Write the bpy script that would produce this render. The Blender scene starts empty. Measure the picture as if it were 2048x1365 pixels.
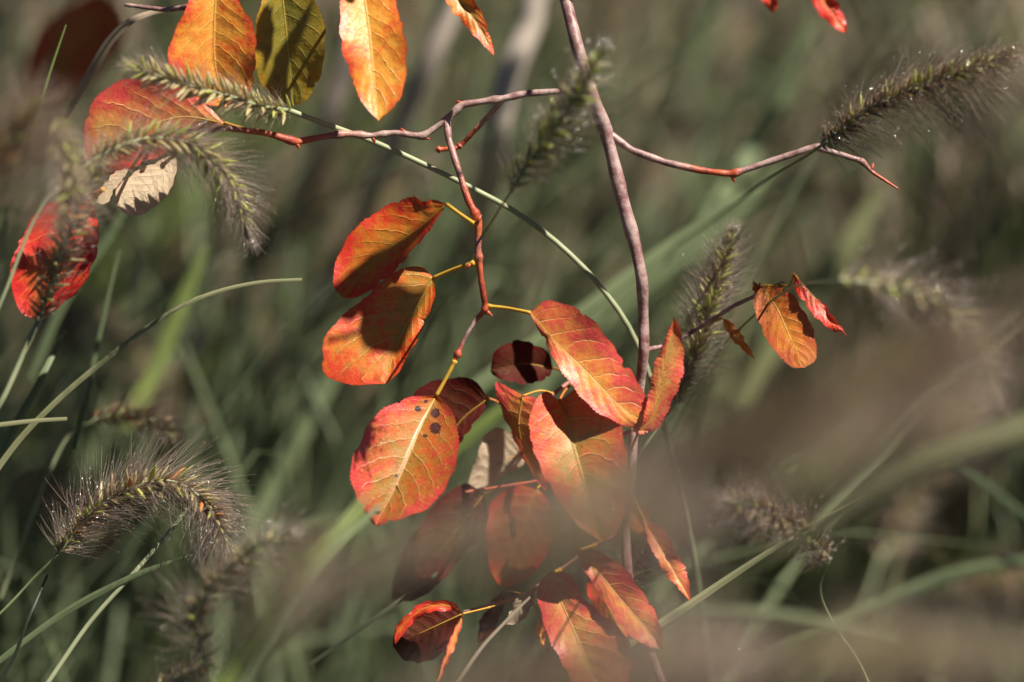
import bpy, math, random
import numpy as np
from mathutils import Vector, Matrix

random.seed(7)
rng = np.random.default_rng(7)
scn = bpy.context.scene
COL = scn.collection
R = math.radians

# ------------------------------------------------------------------ camera
PITCH = R(20)
CAM = np.array((0.0, 0.0, 0.95))
FWD = np.array((0.0, math.cos(PITCH), -math.sin(PITCH)))
UP = np.array((0.0, math.sin(PITCH), math.cos(PITCH)))
RIGHT = np.array((1.0, 0.0, 0.0))
K = 0.36 / 2048                       # metres per photo pixel one metre away

cd = bpy.data.cameras.new("camera")
cam = bpy.data.objects.new("camera", cd)
COL.objects.link(cam)
cam.location = CAM
cam.rotation_euler = (R(90) - PITCH, 0, 0)
cd.lens = 100
cd.sensor_width = 36
cd.clip_start = 0.05
cd.clip_end = 500
cd.dof.use_dof = True
cd.dof.focus_distance = 1.0
cd.dof.aperture_fstop = 4.2
cd.dof.aperture_blades = 0
scn.camera = cam

# ------------------------------------------------------------------ sun and sky
SUNV = 0.50 * RIGHT + 0.75 * UP - 0.45 * FWD
SUNV = SUNV / np.linalg.norm(SUNV)
sl = bpy.data.lights.new("sun", 'SUN')
sl.energy = 5.0
sl.angle = R(0.5)
sl.color = (1.0, 0.93, 0.82)
sun = bpy.data.objects.new("sun", sl)
COL.objects.link(sun)
sun.location = (2, -1, 4)
sun.rotation_euler = Vector(SUNV).to_track_quat('Z', 'Y').to_euler()
world = bpy.data.worlds.new("World")
scn.world = world
world.use_nodes = True
wt = world.node_tree
bg = wt.nodes['Background']
sky = wt.nodes.new('ShaderNodeTexSky')
sky.sky_type = 'NISHITA'
sky.sun_disc = False
sky.air_density = 0.18
sky.dust_density = 0.2
sky.ozone_density = 0.3
sky.sun_elevation = math.asin(SUNV[2])
sky.sun_rotation = math.atan2(SUNV[0], SUNV[1])
wt.links.new(sky.outputs[0], bg.inputs['Color'])
bg.inputs['Strength'].default_value = 0.05
scn.view_settings.view_transform = 'Standard'
scn.view_settings.look = 'None'
scn.view_settings.exposure = 0.75
scn.view_settings.gamma = 1
scn.cycles.use_denoising = True
scn.cycles.max_bounces = 6
scn.cycles.transparent_max_bounces = 8
scn.cycles.caustics_reflective = False
scn.cycles.caustics_refractive = False

# ------------------------------------------------------------------ helpers
def P(u, v, d=1.0):
    """the point seen at photo pixel (u, v), d metres along the view axis"""
    u = np.asarray(u, float); v = np.asarray(v, float); d = np.asarray(d, float)
    x = (u - 1024) * K * d
    y = -(v - 682.5) * K * d
    return (CAM + d[..., None] * FWD + x[..., None] * RIGHT + y[..., None] * UP)

def spline(pts, n):
    """Catmull-Rom through pts, resampled evenly to n points"""
    p = np.array(pts, float)
    if len(p) == 2:
        t = np.linspace(0, 1, n)[:, None]
        return p[0] * (1 - t) + p[1] * t
    e = np.vstack([2 * p[0] - p[1], p, 2 * p[-1] - p[-2]])
    out = []
    for i in range(1, len(e) - 2):
        t = np.linspace(0, 1, 24, endpoint=False)[:, None]
        a, b, c, d = e[i - 1], e[i], e[i + 1], e[i + 2]
        out.append(0.5 * ((2 * b) + (c - a) * t + (2 * a - 5 * b + 4 * c - d) * t ** 2 + (3 * b - a - 3 * c + d) * t ** 3))
    out.append(p[-1:])
    q = np.vstack(out)
    s = np.concatenate([[0], np.cumsum(np.linalg.norm(np.diff(q[:, :2], axis=0), axis=1) + 1e-9)])
    w = np.linspace(0, s[-1], n)
    return np.stack([np.interp(w, s, q[:, k]) for k in range(q.shape[1])], 1)

def path(pts, n):
    q = spline(pts, n)
    return P(q[:, 0], q[:, 1], q[:, 2])

def unit(a):
    return a / (np.linalg.norm(a, axis=-1, keepdims=True) + 1e-12)

class MB:
    """collects pieces of geometry; build() links them as ONE mesh object"""
    def __init__(s):
        s.v = []; s.f = []; s.t = []; s.n = 0
    def add(s, v, f, t=0.5):
        v = np.asarray(v, float).reshape(-1, 3)
        s.v.append(v)
        f = np.asarray(f, int)
        if f.shape[1] == 3:
            f = np.hstack([f, f[:, 2:3]])
        s.f.append(f + s.n)
        s.t.append(np.broadcast_to(np.asarray(t, float), (len(v),)).copy())
        s.n += len(v)
    def build(s, name, mat, parent=None, origin=None, smooth=True, uv=None):
        v = np.vstack(s.v); f = np.vstack(s.f); t = np.concatenate(s.t)
        if origin is None:
            origin = world_of(parent) if parent else np.zeros(3)
        me = bpy.data.meshes.new(name)
        faces = [tuple(r[:3]) if r[3] == r[2] else tuple(r) for r in f.tolist()]
        me.from_pydata((v - origin).tolist(), [], faces)
        a = me.attributes.new('tint', 'FLOAT', 'POINT')
        a.data.foreach_set('value', t.astype(np.float32))
        if uv is not None:
            ul = me.uv_layers.new(name='UVMap')
            li = np.empty(len(me.loops), dtype=np.int32)
            me.loops.foreach_get('vertex_index', li)
            ul.data.foreach_set('uv', uv[li].astype(np.float32).ravel())
        if smooth:
            me.polygons.foreach_set('use_smooth', np.ones(len(me.polygons), bool))
        me.materials.append(mat)
        return link(name, me, origin, parent)

WORLD = {}
def world_of(o):
    return WORLD[o.name]
def link(name, data, origin, parent=None):
    o = bpy.data.objects.new(name, data)
    COL.objects.link(o)
    origin = np.asarray(origin, float)
    WORLD[o.name] = origin
    if parent is not None:
        o.parent = parent
        o.location = origin - world_of(parent)
    else:
        o.location = origin
    return o
def tag(o, label=None, cat=None, group=None, kind=None):
    if label: o['label'] = label
    if cat: o['category'] = cat
    if group: o['group'] = group
    if kind: o['kind'] = kind
    return o
def empty(name, origin, label, cat, group=None):
    o = link(name, None, origin)
    o.empty_display_size = 0.02
    return tag(o, label, cat, group)

def frames(p):
    t = unit(np.gradient(p, axis=0))
    ref = np.array((0.13, 0.4, 1.0))
    if abs(t[0] @ unit(ref)) > .9: ref = np.array((1.0, 0.2, 0.1))
    n = np.empty_like(p)
    a = unit(ref - t[0] * (ref @ t[0]))
    for i in range(len(p)):
        a = a - t[i] * (a @ t[i]); a = a / np.linalg.norm(a); n[i] = a
    return t, n, np.cross(t, n)

def tube(mb, p, r, k=8, tint=0.5, cap=True):
    p = np.asarray(p); m = len(p)
    r = np.broadcast_to(np.asarray(r, float), (m,))
    t, a, b = frames(p)
    th = np.linspace(0, 2 * np.pi, k, endpoint=False)
    v = p[:, None] + r[:, None, None] * (np.cos(th)[None, :, None] * a[:, None] + np.sin(th)[None, :, None] * b[:, None])
    v = v.reshape(-1, 3)
    i = np.arange(m - 1)[:, None] * k; j = np.arange(k)[None]
    j2 = (j + 1) % k
    f = np.stack([i + j, i + j2, i + k + j2, i + k + j], -1).reshape(-1, 4)
    tt = np.repeat(np.broadcast_to(np.asarray(tint, float), (m,)), k)
    if cap:
        v = np.vstack([v, p[0] - t[0] * r[0] * .4, p[-1] + t[-1] * r[-1] * .6])
        n0 = m * k
        c = np.array([[n0, (q + 1) % k, q, q] for q in range(k)] + [[n0 + 1, (m - 1) * k + q, (m - 1) * k + (q + 1) % k, (m - 1) * k + (q + 1) % k] for q in range(k)])
        f = np.vstack([f, c])
        tt = np.concatenate([tt, [tt[0], tt[-1]]])
    mb.add(v, f, tt)

def ribbons(mb, pts, side, w, fold=0.35, tint=0.5):
    """many blades at once: pts (B, m, 3), side (B, m, 3) unit across, w (B, m) half width"""
    B, m, _ = pts.shape
    t = unit(np.gradient(pts, axis=1))
    s = unit(side - t * np.sum(side * t, -1, keepdims=True))
    nrm = np.cross(t, s)
    e1 = pts + s * w[..., None] + nrm * (w * fold)[..., None]
    e2 = pts - s * w[..., None] + nrm * (w * fold)[..., None]
    v = np.stack([e1, pts, e2], 2).reshape(B, m * 3, 3)
    i = np.arange(m - 1)[:, None] * 3 + np.arange(2)[None]
    f = np.stack([i, i + 1, i + 4, i + 3], -1).reshape(-1, 4)
    F = (f[None] + (np.arange(B) * m * 3)[:, None, None]).reshape(-1, 4)
    tt = np.repeat(np.broadcast_to(np.asarray(tint, float), (B,)), m * 3)
    mb.add(v.reshape(-1, 3), F, tt)

def hairs(mb, pts, r, tint=0.5):
    """many three-sided hairs: pts (B, m, 3), r (m,) or (B, m)"""
    B, m, _ = pts.shape
    t = unit(pts[:, -1] - pts[:, 0])
    ref = np.tile(np.array([[0.3, 0.9, 0.25]]), (B, 1))
    a = unit(np.cross(t, ref)); b = np.cross(t, a)
    r = np.broadcast_to(r, (B, m))
    th = np.array([0, 2.0944, 4.18879])
    ring = np.cos(th)[None, :, None] * a[:, None] + np.sin(th)[None, :, None] * b[:, None]      # B,3,3
    v = pts[:, :, None] + r[:, :, None, None] * ring[:, None]
    i = np.arange(m - 1)[:, None] * 3; j = np.arange(3)[None]; j2 = (j + 1) % 3
    f = np.stack([i + j, i + j2, i + 3 + j2, i + 3 + j], -1).reshape(-1, 4)
    F = (f[None] + (np.arange(B) * m * 3)[:, None, None]).reshape(-1, 4)
    mb.add(v.reshape(-1, 3), F, np.repeat(np.broadcast_to(tint, (B,)), m * 3))

_g = (1 + 5 ** .5) / 2
ICO = unit(np.array([(-1, _g, 0), (1, _g, 0), (-1, -_g, 0), (1, -_g, 0), (0, -1, _g), (0, 1, _g), (0, -1, -_g), (0, 1, -_g), (_g, 0, -1), (_g, 0, 1), (-_g, 0, -1), (-_g, 0, 1)]))
ICOF = np.array([(0, 11, 5), (0, 5, 1), (0, 1, 7), (0, 7, 10), (0, 10, 11), (1, 5, 9), (5, 11, 4), (11, 10, 2), (10, 7, 6), (7, 1, 8), (3, 9, 4), (3, 4, 2), (3, 2, 6), (3, 6, 8), (3, 8, 9), (4, 9, 5), (2, 4, 11), (6, 2, 10), (8, 6, 7), (9, 8, 1)])
def beads(mb, c, r):
    c = np.asarray(c); B = len(c)
    r = np.broadcast_to(r, (B,))
    v = c[:, None] + ICO[None] * r[:, None, None]
    F = (ICOF[None] + (np.arange(B) * 12)[:, None, None]).reshape(-1, 3)
    mb.add(v.reshape(-1, 3), F, .5)

# ------------------------------------------------------------------ materials
class NT:
    def __init__(s, name):
        s.m = bpy.data.materials.new(name); s.m.use_nodes = True
        s.t = s.m.node_tree; s.t.nodes.clear()
        s.out = s.t.nodes.new('ShaderNodeOutputMaterial')
    def n(s, typ, ins=None, **kw):
        nd = s.t.nodes.new(typ)
        for k, v in kw.items(): setattr(nd, k, v)
        for k, v in (ins or {}).items(): s.put(nd.inputs[k], v)
        return nd
    def put(s, sock, v):
        if isinstance(v, bpy.types.NodeSocket): s.t.links.new(v, sock)
        elif isinstance(v, tuple) and len(v) == 3 and sock.type == 'RGBA': sock.default_value = (*v, 1)
        else: sock.default_value = v
    def m_(s, op, a, b=0.0, c=None, clamp=False):
        nd = s.n('ShaderNodeMath', operation=op, use_clamp=clamp)
        s.put(nd.inputs[0], a); s.put(nd.inputs[1], b)
        if c is not None: s.put(nd.inputs[2], c)
        return nd.outputs[0]
    def mix(s, f, a, b, blend='MIX'):
        nd = s.n('ShaderNodeMix', data_type='RGBA', blend_type=blend)
        s.put(nd.inputs[0], f); s.put(nd.inputs[6], a); s.put(nd.inputs[7], b)
        return nd.outputs[2]
    def ss(s, x, a, b, lo=0.0, hi=1.0):
        nd = s.n('ShaderNodeMapRange', interpolation_type='SMOOTHSTEP')
        s.put(nd.inputs[0], x)
        for i, q in zip((1, 2, 3, 4), (a, b, lo, hi)): s.put(nd.inputs[i], q)
        return nd.outputs[0]
    def noise(s, vec, scale, detail=3, rough=.55):
        nd = s.n('ShaderNodeTexNoise', {'Scale': scale, 'Detail': detail, 'Roughness': rough})
        if vec is not None: s.put(nd.inputs['Vector'], vec)
        return nd.outputs['Fac']
    def ramp(s, f, stops):
        nd = s.n('ShaderNodeValToRGB')
        s.put(nd.inputs[0], f)
        cr = nd.color_ramp
        while len(cr.elements) < len(stops): cr.elements.new(.5)
        for e, (p, c) in zip(cr.elements, stops):
            e.position = p; e.color = (*c, 1)
        return nd.outputs[0]
    def finish(s, col, rough=.5, trans=0.0, tcol=None, bump=None, bdist=.0005, spec=.5, coat=0, bstr=.6, sheen=0, metallic=0):
        p = s.n('ShaderNodeBsdfPrincipled', {'Base Color': col, 'Roughness': rough, 'Specular IOR Level': spec, 'Coat Weight': coat, 'Coat Roughness': .36, 'Metallic': metallic})
        if bump is not None:
            b = s.n('ShaderNodeBump', {'Height': bump, 'Distance': bdist, 'Strength': bstr})
            s.put(p.inputs['Normal'], b.outputs[0])
        o = p.outputs[0]
        if trans > 0:
            tr = s.n('ShaderNodeBsdfTranslucent', {'Color': tcol if tcol is not None else col})
            mx = s.n('ShaderNodeMixShader', {0: trans})
            s.t.links.new(o, mx.inputs[1]); s.t.links.new(tr.outputs[0], mx.inputs[2])
            o = mx.outputs[0]
        s.t.links.new(o, s.out.inputs[0])
        return s.m

def leaf_mat(name, c_in, c_mid, c_edge, vein, bias=0.0, spots=(), seed=0.0, rough=.38, trans=.2, nveins=8, tipred=0.0, speck=.5, vstr=.8, spec=.5, sideshift=0.0, coat=.15):
    s = NT(name)
    uv = s.n('ShaderNodeUVMap').outputs[0]
    sep = s.n('ShaderNodeSeparateXYZ', {0: uv})
    u, v = sep.outputs[0], sep.outputs[1]
    oc = s.n('ShaderNodeTexCoord').outputs['Object']
    vec = s.n('ShaderNodeVectorMath', {0: oc, 1: (seed * 3.1, seed * 1.7, seed)}, operation='ADD').outputs[0]
    sx = s.m_('SUBTRACT', s.m_('MULTIPLY', u, 2), 1)
    ax = s.m_('ABSOLUTE', sx)
    n1 = s.noise(vec, 75, 3, .6)
    n2 = s.noise(vec, 330, 4, .65)
    n3 = s.noise(vec, 1100, 3, .6)
    n4 = s.noise(s.n('ShaderNodeVectorMath', {0: vec, 1: (5.1, 2.3, 9.7)}, operation='ADD').outputs[0], 190, 4, .7)
    # side veins rise towards the tip and curve along the margin
    side = s.m_('MULTIPLY', s.m_('SIGN', sx), 0.22)
    ph = s.m_('SUBTRACT', s.m_('MULTIPLY', v, nveins), s.m_('MULTIPLY', s.m_('POWER', ax, 1.25), nveins * .23))
    ph = s.m_('ADD', s.m_('ADD', ph, side), s.m_('MULTIPLY', s.m_('SUBTRACT', n1, .5), 1.3))
    fr = s.m_('ABSOLUTE', s.m_('SUBTRACT', s.m_('FRACT', ph), .5))
    fade = s.ss(ax, .98, .55)
    vl = s.m_('MULTIPLY', s.ss(fr, .065, .02), fade)
    halo = s.m_('MULTIPLY', s.ss(fr, .26, .0), s.ss(ax, 1.0, .1))
    wm = s.m_('ADD', s.m_('MULTIPLY', s.m_('SUBTRACT', 1.0, v), .028), .016)
    mid = s.ss(ax, wm, s.m_('MULTIPLY', wm, .45))
    mhalo = s.ss(ax, .26, .02)
    f = s.m_('ADD', s.m_('MULTIPLY', s.m_('POWER', ax, 1.7), .52), s.m_('MULTIPLY', s.m_('SUBTRACT', n1, .5), 1.7))
    f = s.m_('ADD', f, s.m_('MULTIPLY', s.m_('SUBTRACT', n2, .5), 1.7))
    f = s.m_('ADD', f, .28 + bias)
    f = s.m_('ADD', f, s.m_('MULTIPLY', s.m_('POWER', v, 3), tipred))
    f = s.m_('ADD', f, s.m_('MULTIPLY', sx, sideshift))
    f = s.m_('SUBTRACT', f, s.m_('MULTIPLY', halo, .12))
    f = s.m_('SUBTRACT', f, s.m_('MULTIPLY', mhalo, .2), clamp=True)
    col = s.ramp(f, [(0.05, c_in), (.45, c_mid), (.85, c_edge)])
    sp = s.m_('MULTIPLY', s.ss(n3, .57, .72), speck)
    col = s.mix(s.ss(n4, .52, .72, 0, .55), col, tuple(c * .5 for c in c_in))
    col = s.mix(s.ss(n4, .44, .30, 0, .45), col, tuple(min(1, c * 1.15) for c in c_edge))
    dk = tuple(c * .35 for c in c_mid)
    col = s.mix(s.m_('MULTIPLY', sp, s.ss(n2, .4, .6)), col, dk)
    sp2 = s.m_('MULTIPLY', s.ss(n3, .42, .30), speck * .7)
    col = s.mix(sp2, col, vein)
    col = s.mix(s.m_('MULTIPLY', s.m_('MULTIPLY', vl, s.ss(n1, .3, .6)), vstr * .65), col, vein)
    col = s.mix(s.m_('MULTIPLY', mid, vstr), col, vein)
    rim = s.ss(ax, .965, .99)
    col = s.mix(s.m_('MULTIPLY', rim, .8), col, tuple(c * .8 for c in c_edge))
    for (a, b, ra, rb) in spots:
        du = s.m_('DIVIDE', s.m_('SUBTRACT', u, a), ra)
        dv = s.m_('DIVIDE', s.m_('SUBTRACT', v, b), rb)
        q = s.m_('SQRT', s.m_('ADD', s.m_('MULTIPLY', du, du), s.m_('MULTIPLY', dv, dv)))
        q = s.m_('ADD', q, s.m_('MULTIPLY', s.m_('SUBTRACT', n2, .5), 1.9))
        col = s.mix(s.m_('MULTIPLY', s.ss(q, 1.7, 1.1), .35), col, (.30, .13, .05))
        col = s.mix(s.m_('MULTIPLY', s.ss(q, 1.15, .95), .92), col, (.035, .012, .02))
        col = s.mix(s.m_('MULTIPLY', s.ss(q, .55, .2), .4), col, (.12, .06, .09))
    h = s.m_('ADD', s.m_('MULTIPLY', s.m_('ADD', vl, mid), -.5), s.m_('MULTIPLY', n2, .9))
    h = s.m_('ADD', h, s.m_('MULTIPLY', n3, .35))
    h = s.m_('ADD', h, s.m_('MULTIPLY', s.m_('MULTIPLY', fr, fade), .5))
    rg = s.m_('ADD', s.m_('MULTIPLY', n2, .25), rough - .12)
    tc = s.mix(.55, col, (.9, .25, .02), 'MULTIPLY')
    tc = s.mix(.5, tc, col)
    return s.finish(col, rg, trans, tc, h, .0007, spec=spec, bstr=.45, coat=coat)

def tint_mat(name, a, b, rough=.5, trans=0.0, nscale=300, bump=False, streak=True, spec=.4):
    """colour runs from a to b by each piece's own tint, with a little grain"""
    s = NT(name)
    t = s.n('ShaderNodeAttribute', attribute_name='tint').outputs['Fac']
    oc = s.n('ShaderNodeTexCoord').outputs['Object']
    n = s.noise(oc, nscale, 3, .6)
    f = s.m_('ADD', t, s.m_('MULTIPLY', s.m_('SUBTRACT', n, .5), .5), clamp=True)
    col = s.mix(f, a, b)
    n2 = s.noise(oc, nscale * .23, 2, .5)
    col = s.mix(s.ss(n2, .35, .7, 0, .35), col, tuple(c * .55 for c in a))
    return s.finish(col, rough, trans, None, n if bump else None, .0006, spec=spec)

YEL = (.86, .52, .13)
PALE = (.80, .52, .26)
M = {}
# main leaf: olive-orange centre, crimson rim
M['main'] = leaf_mat('main_leaf_skin', (.40, .21, .035), (.56, .15, .022), (.70, .05, .045), (.80, .48, .24), -.02, seed=1.3, rough=.45, vstr=.55, speck=.7, tipred=.35, sideshift=-.12, coat=1.0,
                     spots=[(.16, .13, .0, .0)][:0] + [(.66, .135, .085, .030), (.70, .235, .075, .032), (.27, .085, .045, .014), (.31, .16, .06, .016), (.60, .30, .026, .009), (.36, .90, .09, .014), (.47, .62, .016, .010)])
M['coral'] = leaf_mat('coral_leaf_skin', (.84, .34, .06), (.78, .19, .06), (.74, .08, .07), (.88, .56, .26), .05, seed=2.2, rough=.42, speck=.3, nveins=9)
M['redorange'] = leaf_mat('red_orange_leaf_skin', (.52, .20, .02), (.60, .13, .012), (.64, .03, .015), (.60, .26, .05), .04, seed=3.7, speck=.5, rough=.45)
M['ochre'] = leaf_mat('ochre_leaf_skin', (.42, .25, .04), (.68, .20, .02), (.70, .06, .015), (.72, .42, .12), -.05, seed=4.1, rough=.45, speck=.5, tipred=.5)
M['flame'] = leaf_mat('flame_leaf_skin', (.86, .40, .06), (.84, .26, .03), (.78, .07, .03), (.88, .48, .14), -.05, seed=5.9, rough=.42, speck=.2, vstr=.5)
M['rosy'] = leaf_mat('rosy_leaf_skin', (.74, .38, .10), (.78, .21, .07), (.74, .08, .07), (.82, .46, .2), .08, seed=6.3, rough=.42, speck=.4)
M['shade'] = leaf_mat('thick_dark_leaf_skin', (.30, .20, .03), (.36, .12, .02), (.34, .04, .015), (.40, .25, .08), 0, seed=7.1, rough=.5, trans=.03)
M['rust'] = leaf_mat('rusty_leaf_skin', (.42, .27, .05), (.66, .20, .035), (.70, .09, .045), (.66, .44, .16), .0, seed=16.3, rough=.5, speck=.8, vstr=.6)
M['maroon'] = leaf_mat('shade_darkened_maroon_skin', (.09, .028, .010), (.085, .016, .008), (.09, .008, .007), (.10, .04, .02), .1, seed=7.7, rough=.7, speck=.4, trans=.06, spec=.15, coat=0, spots=[(.3, .78, .06, .05)])  # maroon taken darker to stand in for shade on these leaves
M['olive'] = leaf_mat('olive_leaf_skin', (.25, .22, .03), (.34, .24, .025), (.5, .26, .02), (.5, .40, .09), -.1, seed=8.2, rough=.4, speck=.5)
M['cream'] = leaf_mat('cream_leaf_skin', (.84, .66, .44), (.82, .62, .42), (.74, .46, .28), (.80, .60, .38), -.3, seed=9.1, rough=.6, speck=.08, vstr=.12, trans=.35, coat=0)
M['scarlet'] = leaf_mat('scarlet_leaf_skin', (.80, .20, .03), (.76, .07, .02), (.70, .025, .02), (.80, .26, .06), .15, seed=10.4, rough=.42, speck=.3)
M['brownorange'] = leaf_mat('brown_orange_leaf_skin', (.74, .27, .025), (.66, .18, .02), (.58, .10, .03), (.64, .34, .08), .05, seed=11.8, rough=.5, speck=.5)
M['dry'] = leaf_mat('dry_leaf_skin', (.42, .34, .22), (.36, .27, .18), (.30, .20, .13), (.5, .42, .3), 0, seed=12.9, rough=.6, speck=.4)

def bark_mat():
    s = NT('young_bark')
    t = s.n('ShaderNodeAttribute', attribute_name='tint').outputs['Fac']
    oc = s.n('ShaderNodeTexCoord').outputs['Object']
    n1 = s.noise(oc, 160, 4, .6); n2 = s.noise(oc, 900, 3, .65)
    grey = s.ramp(n1, [(.30, (.15, .055, .055)), (.46, (.32, .18, .165)), (.60, (.46, .33, .30)), (.82, (.24, .11, .10))])
    red = s.ramp(n1, [(.3, (.22, .03, .02)), (.55, (.50, .09, .035)), (.8, (.60, .17, .06))])
    col = s.mix(s.ss(s.m_('ADD', t, s.m_('MULTIPLY', s.m_('SUBTRACT', n1, .5), .6)), .3, .7), grey, red)
    col = s.mix(s.ss(n2, .60, .7, 0, .35), col, (.12, .04, .035))
    col = s.mix(s.ss(n2, .40, .30, 0, .5), col, (.62, .48, .43))
    return s.finish(col, .42, 0, None, s.m_('ADD', n1, s.m_('MULTIPLY', n2, .5)), .0008, spec=.5, bstr=.6)
M['bark'] = bark_mat()
M['petiole'] = tint_mat('petiole_skin', (.66, .40, .05), (.60, .16, .04), .45, .1, 500)
M['stalk'] = tint_mat('grass_stalk_skin', (.22, .27, .12), (.50, .53, .33), .5, .1, 250)
M['blade'] = tint_mat('grass_blade_skin', (.085, .12, .058), (.27, .33, .17), .5, .3, 60, spec=.35)
M['limeblade'] = tint_mat('lime_blade_skin', (.20, .27, .075), (.33, .40, .12), .5, .35, 60)
M['brownleaf'] = tint_mat('olive_brown_leaf_skin', (.16, .13, .03), (.34, .16, .03), .5, .15, 80)
M['strawblade'] = tint_mat('straw_green_blade_skin', (.26, .28, .13), (.40, .40, .22), .55, .3, 60)
M['dryblade'] = tint_mat('dry_blade_skin', (.40, .31, .22), (.56, .46, .34), .55, .2, 80)
M['darkblade'] = tint_mat('dark_blade_skin', (.025, .032, .02), (.07, .08, .045), .5, .2, 60)
M['palestem'] = tint_mat('pale_stem_skin', (.40, .33, .27), (.56, .48, .40), .6, 0, 40)
M['sp_straw'] = tint_mat('straw_spikelet_skin', (.56, .48, .22), (.74, .64, .36), .45, .35, 600)
M['sp_green'] = tint_mat('green_spikelet_skin', (.46, .50, .10), (.68, .70, .22), .45, .35, 600)
M['sp_brown'] = tint_mat('brown_spikelet_skin', (.26, .17, .10), (.42, .30, .17), .5, .2, 600)
M['sp_orange'] = tint_mat('orange_spikelet_skin', (.60, .17, .04), (.66, .30, .08), .45, .2, 600)
M['bristle'] = tint_mat('purple_brown_bristle', (.30, .20, .15), (.64, .49, .38), .35, .5, 200, spec=.6)
M['bristle_pale'] = tint_mat('pale_bristle', (.46, .35, .28), (.70, .57, .48), .35, .45, 200, spec=.6)
M['bristle_green'] = tint_mat('green_bristle', (.28, .28, .14), (.46, .45, .26), .4, .3, 200, spec=.5)
M['dewbristle'] = tint_mat('dewy_bristle', (.36, .24, .19), (.78, .64, .54), .3, .5, 200, spec=.8)
M['veil'] = tint_mat('mauve_bristle', (.56, .42, .37), (.80, .66, .59), .4, .45, 200, spec=.4)
s_ = NT('dew'); M['dew'] = s_.finish((1.0, .96, .88), .16, spec=1.0, metallic=.92)

def ground_mat():
    s = NT('soil_and_litter')
    oc = s.n('ShaderNodeTexCoord').outputs['Object']
    n1 = s.noise(oc, 3, 5, .6); n2 = s.noise(oc, 30, 5, .65)
    col = s.ramp(n2, [(.3, (.018, .016, .010)), (.5, (.045, .038, .022)), (.62, (.035, .050, .020)), (.8, (.12, .085, .05))])
    col = s.mix(s.ss(n1, .4, .65, 0, .7), col, (.030, .042, .018))
    return s.finish(col, .9, 0, None, n2, .02, spec=.2)

# ------------------------------------------------------------------ ground
def build_ground():
    n = 90
    g = np.linspace(-1, 1, n)
    g = np.sign(g) * (np.abs(g) ** 3) * 120
    X, Y = np.meshgrid(g, g, indexing='ij')
    Z = .03 * np.sin(X * 2.1 + .6) * np.sin(Y * 1.7) + .02 * np.sin(X * 5 + Y * 3.3)
    v = np.stack([X, Y + 2, Z], -1).reshape(-1, 3)
    i = np.arange(n - 1)[:, None] * n + np.arange(n - 1)[None]
    f = np.stack([i, i + n, i + n + 1, i + 1], -1).reshape(-1, 4)
    mb = MB(); mb.add(v, f)
    o = mb.build('ground', ground_mat())
    o['kind'] = 'structure'
build_ground()

# ------------------------------------------------------------------ the shrub
shrub = empty('autumn_shrub', P(1320, 1365, 1.02), 'slender shrub with red twigs and orange autumn leaves rising through the fountain grass', 'shrub')

def kinked(pts, n):
    """nearly straight runs between the nodes with a small rounding at each"""
    p = np.array(pts, float)
    s = np.concatenate([[0], np.cumsum(np.linalg.norm(np.diff(p[:, :2], axis=0), axis=1))])
    w = np.linspace(0, s[-1], n * 4)
    q = np.stack([np.interp(w, s, p[:, k]) for k in range(3)], 1)
    k = max(3, int(n * 4 * 9 / s[-1]) | 1)
    pad = np.vstack([q[:1]] * (k // 2) + [q] + [q[-1:]] * (k // 2))
    q = np.stack([np.convolve(pad[:, c], np.ones(k) / k, 'valid') for c in range(3)], 1)
    c = spline(pts, n)
    q = q[np.linspace(0, len(q) - 1, n).astype(int)]
    return q * .75 + c * .25

def twig(name, pts, w, tint=0.0, label=None, swell=(), n=None, parent=None):
    """w: photo pixels of diameter at both ends; swell: (fraction, amount) for nodes and buds"""
    n = n or max(24, len(pts) * 14)
    q = kinked(pts, n); p = P(q[:, 0], q[:, 1], q[:, 2])
    t = np.linspace(0, 1, n)
    dm = np.interp(t, np.linspace(0, 1, len(w)), w)
    r = dm * K * .5
    r = r * (1 + .05 * np.sin(t * 47) + .04 * np.sin(t * 113 + 1))
    for (a, b) in swell:
        r = r * (1 + b * np.exp(-((t - a) / .012) ** 2))
    tt = np.interp(t, np.linspace(0, 1, len(tint)), tint) if isinstance(tint, (list, tuple)) else tint
    mb = MB(); tube(mb, p, r, 12, tt)
    o = mb.build(name, M['bark'], parent or shrub, origin=p[0])
    if label: o['label'] = label
    return o

STEM = [(1118, -60, 1.0), (1130, -5, 1.0), (1155, 95, .995), (1180, 180, .995), (1212, 265, 1.0), (1228, 330, 1.0), (1245, 400, 1.0), (1270, 490, 1.0), (1284, 560, 1.0),
        (1287, 640, 1.005), (1288, 700, 1.005), (1280, 770, 1.01), (1268, 860, 1.01), (1263, 950, 1.01), (1250, 1060, 1.01), (1258, 1180, 1.01), (1290, 1280, 1.01), (1330, 1385, 1.01), (1400, 1700, 1.0), (1440, 2600, .98)]
twig('main_stem', STEM, [24, 25, 21, 20, 20, 22, 24, 28], 0.0, 'pinkish grey main stem', swell=[(.09, .2), (.12, .25), (.16, .15), (.2, .3), (.245, .2)], n=220)
twig('side_twig', [(1182, 182, .998), (1120, 183, 1.0), (1050, 188, 1.0), (1005, 198, 1.0), (925, 210, 1.0), (893, 240, 1.0), (845, 273, 1.0), (790, 266, 1.0), (745, 272, 1.0), (690, 268, .998), (640, 275, .995), (592, 284, .99), (530, 266, .985), (450, 257, .98), (385, 264, .975), (330, 262, .972)],
     [13, 14, 14, 13, 12, 13, 14, 11, 10], [0, .1, .2, .2, .3, .5, .9, .35, .4], 'long thin twig running to the left', swell=[(.22, .35), (.31, .3), (.345, .25), (.41, .35), (.5, .35), (.55, .35), (.6, .4), (.71, .35)])
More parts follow.
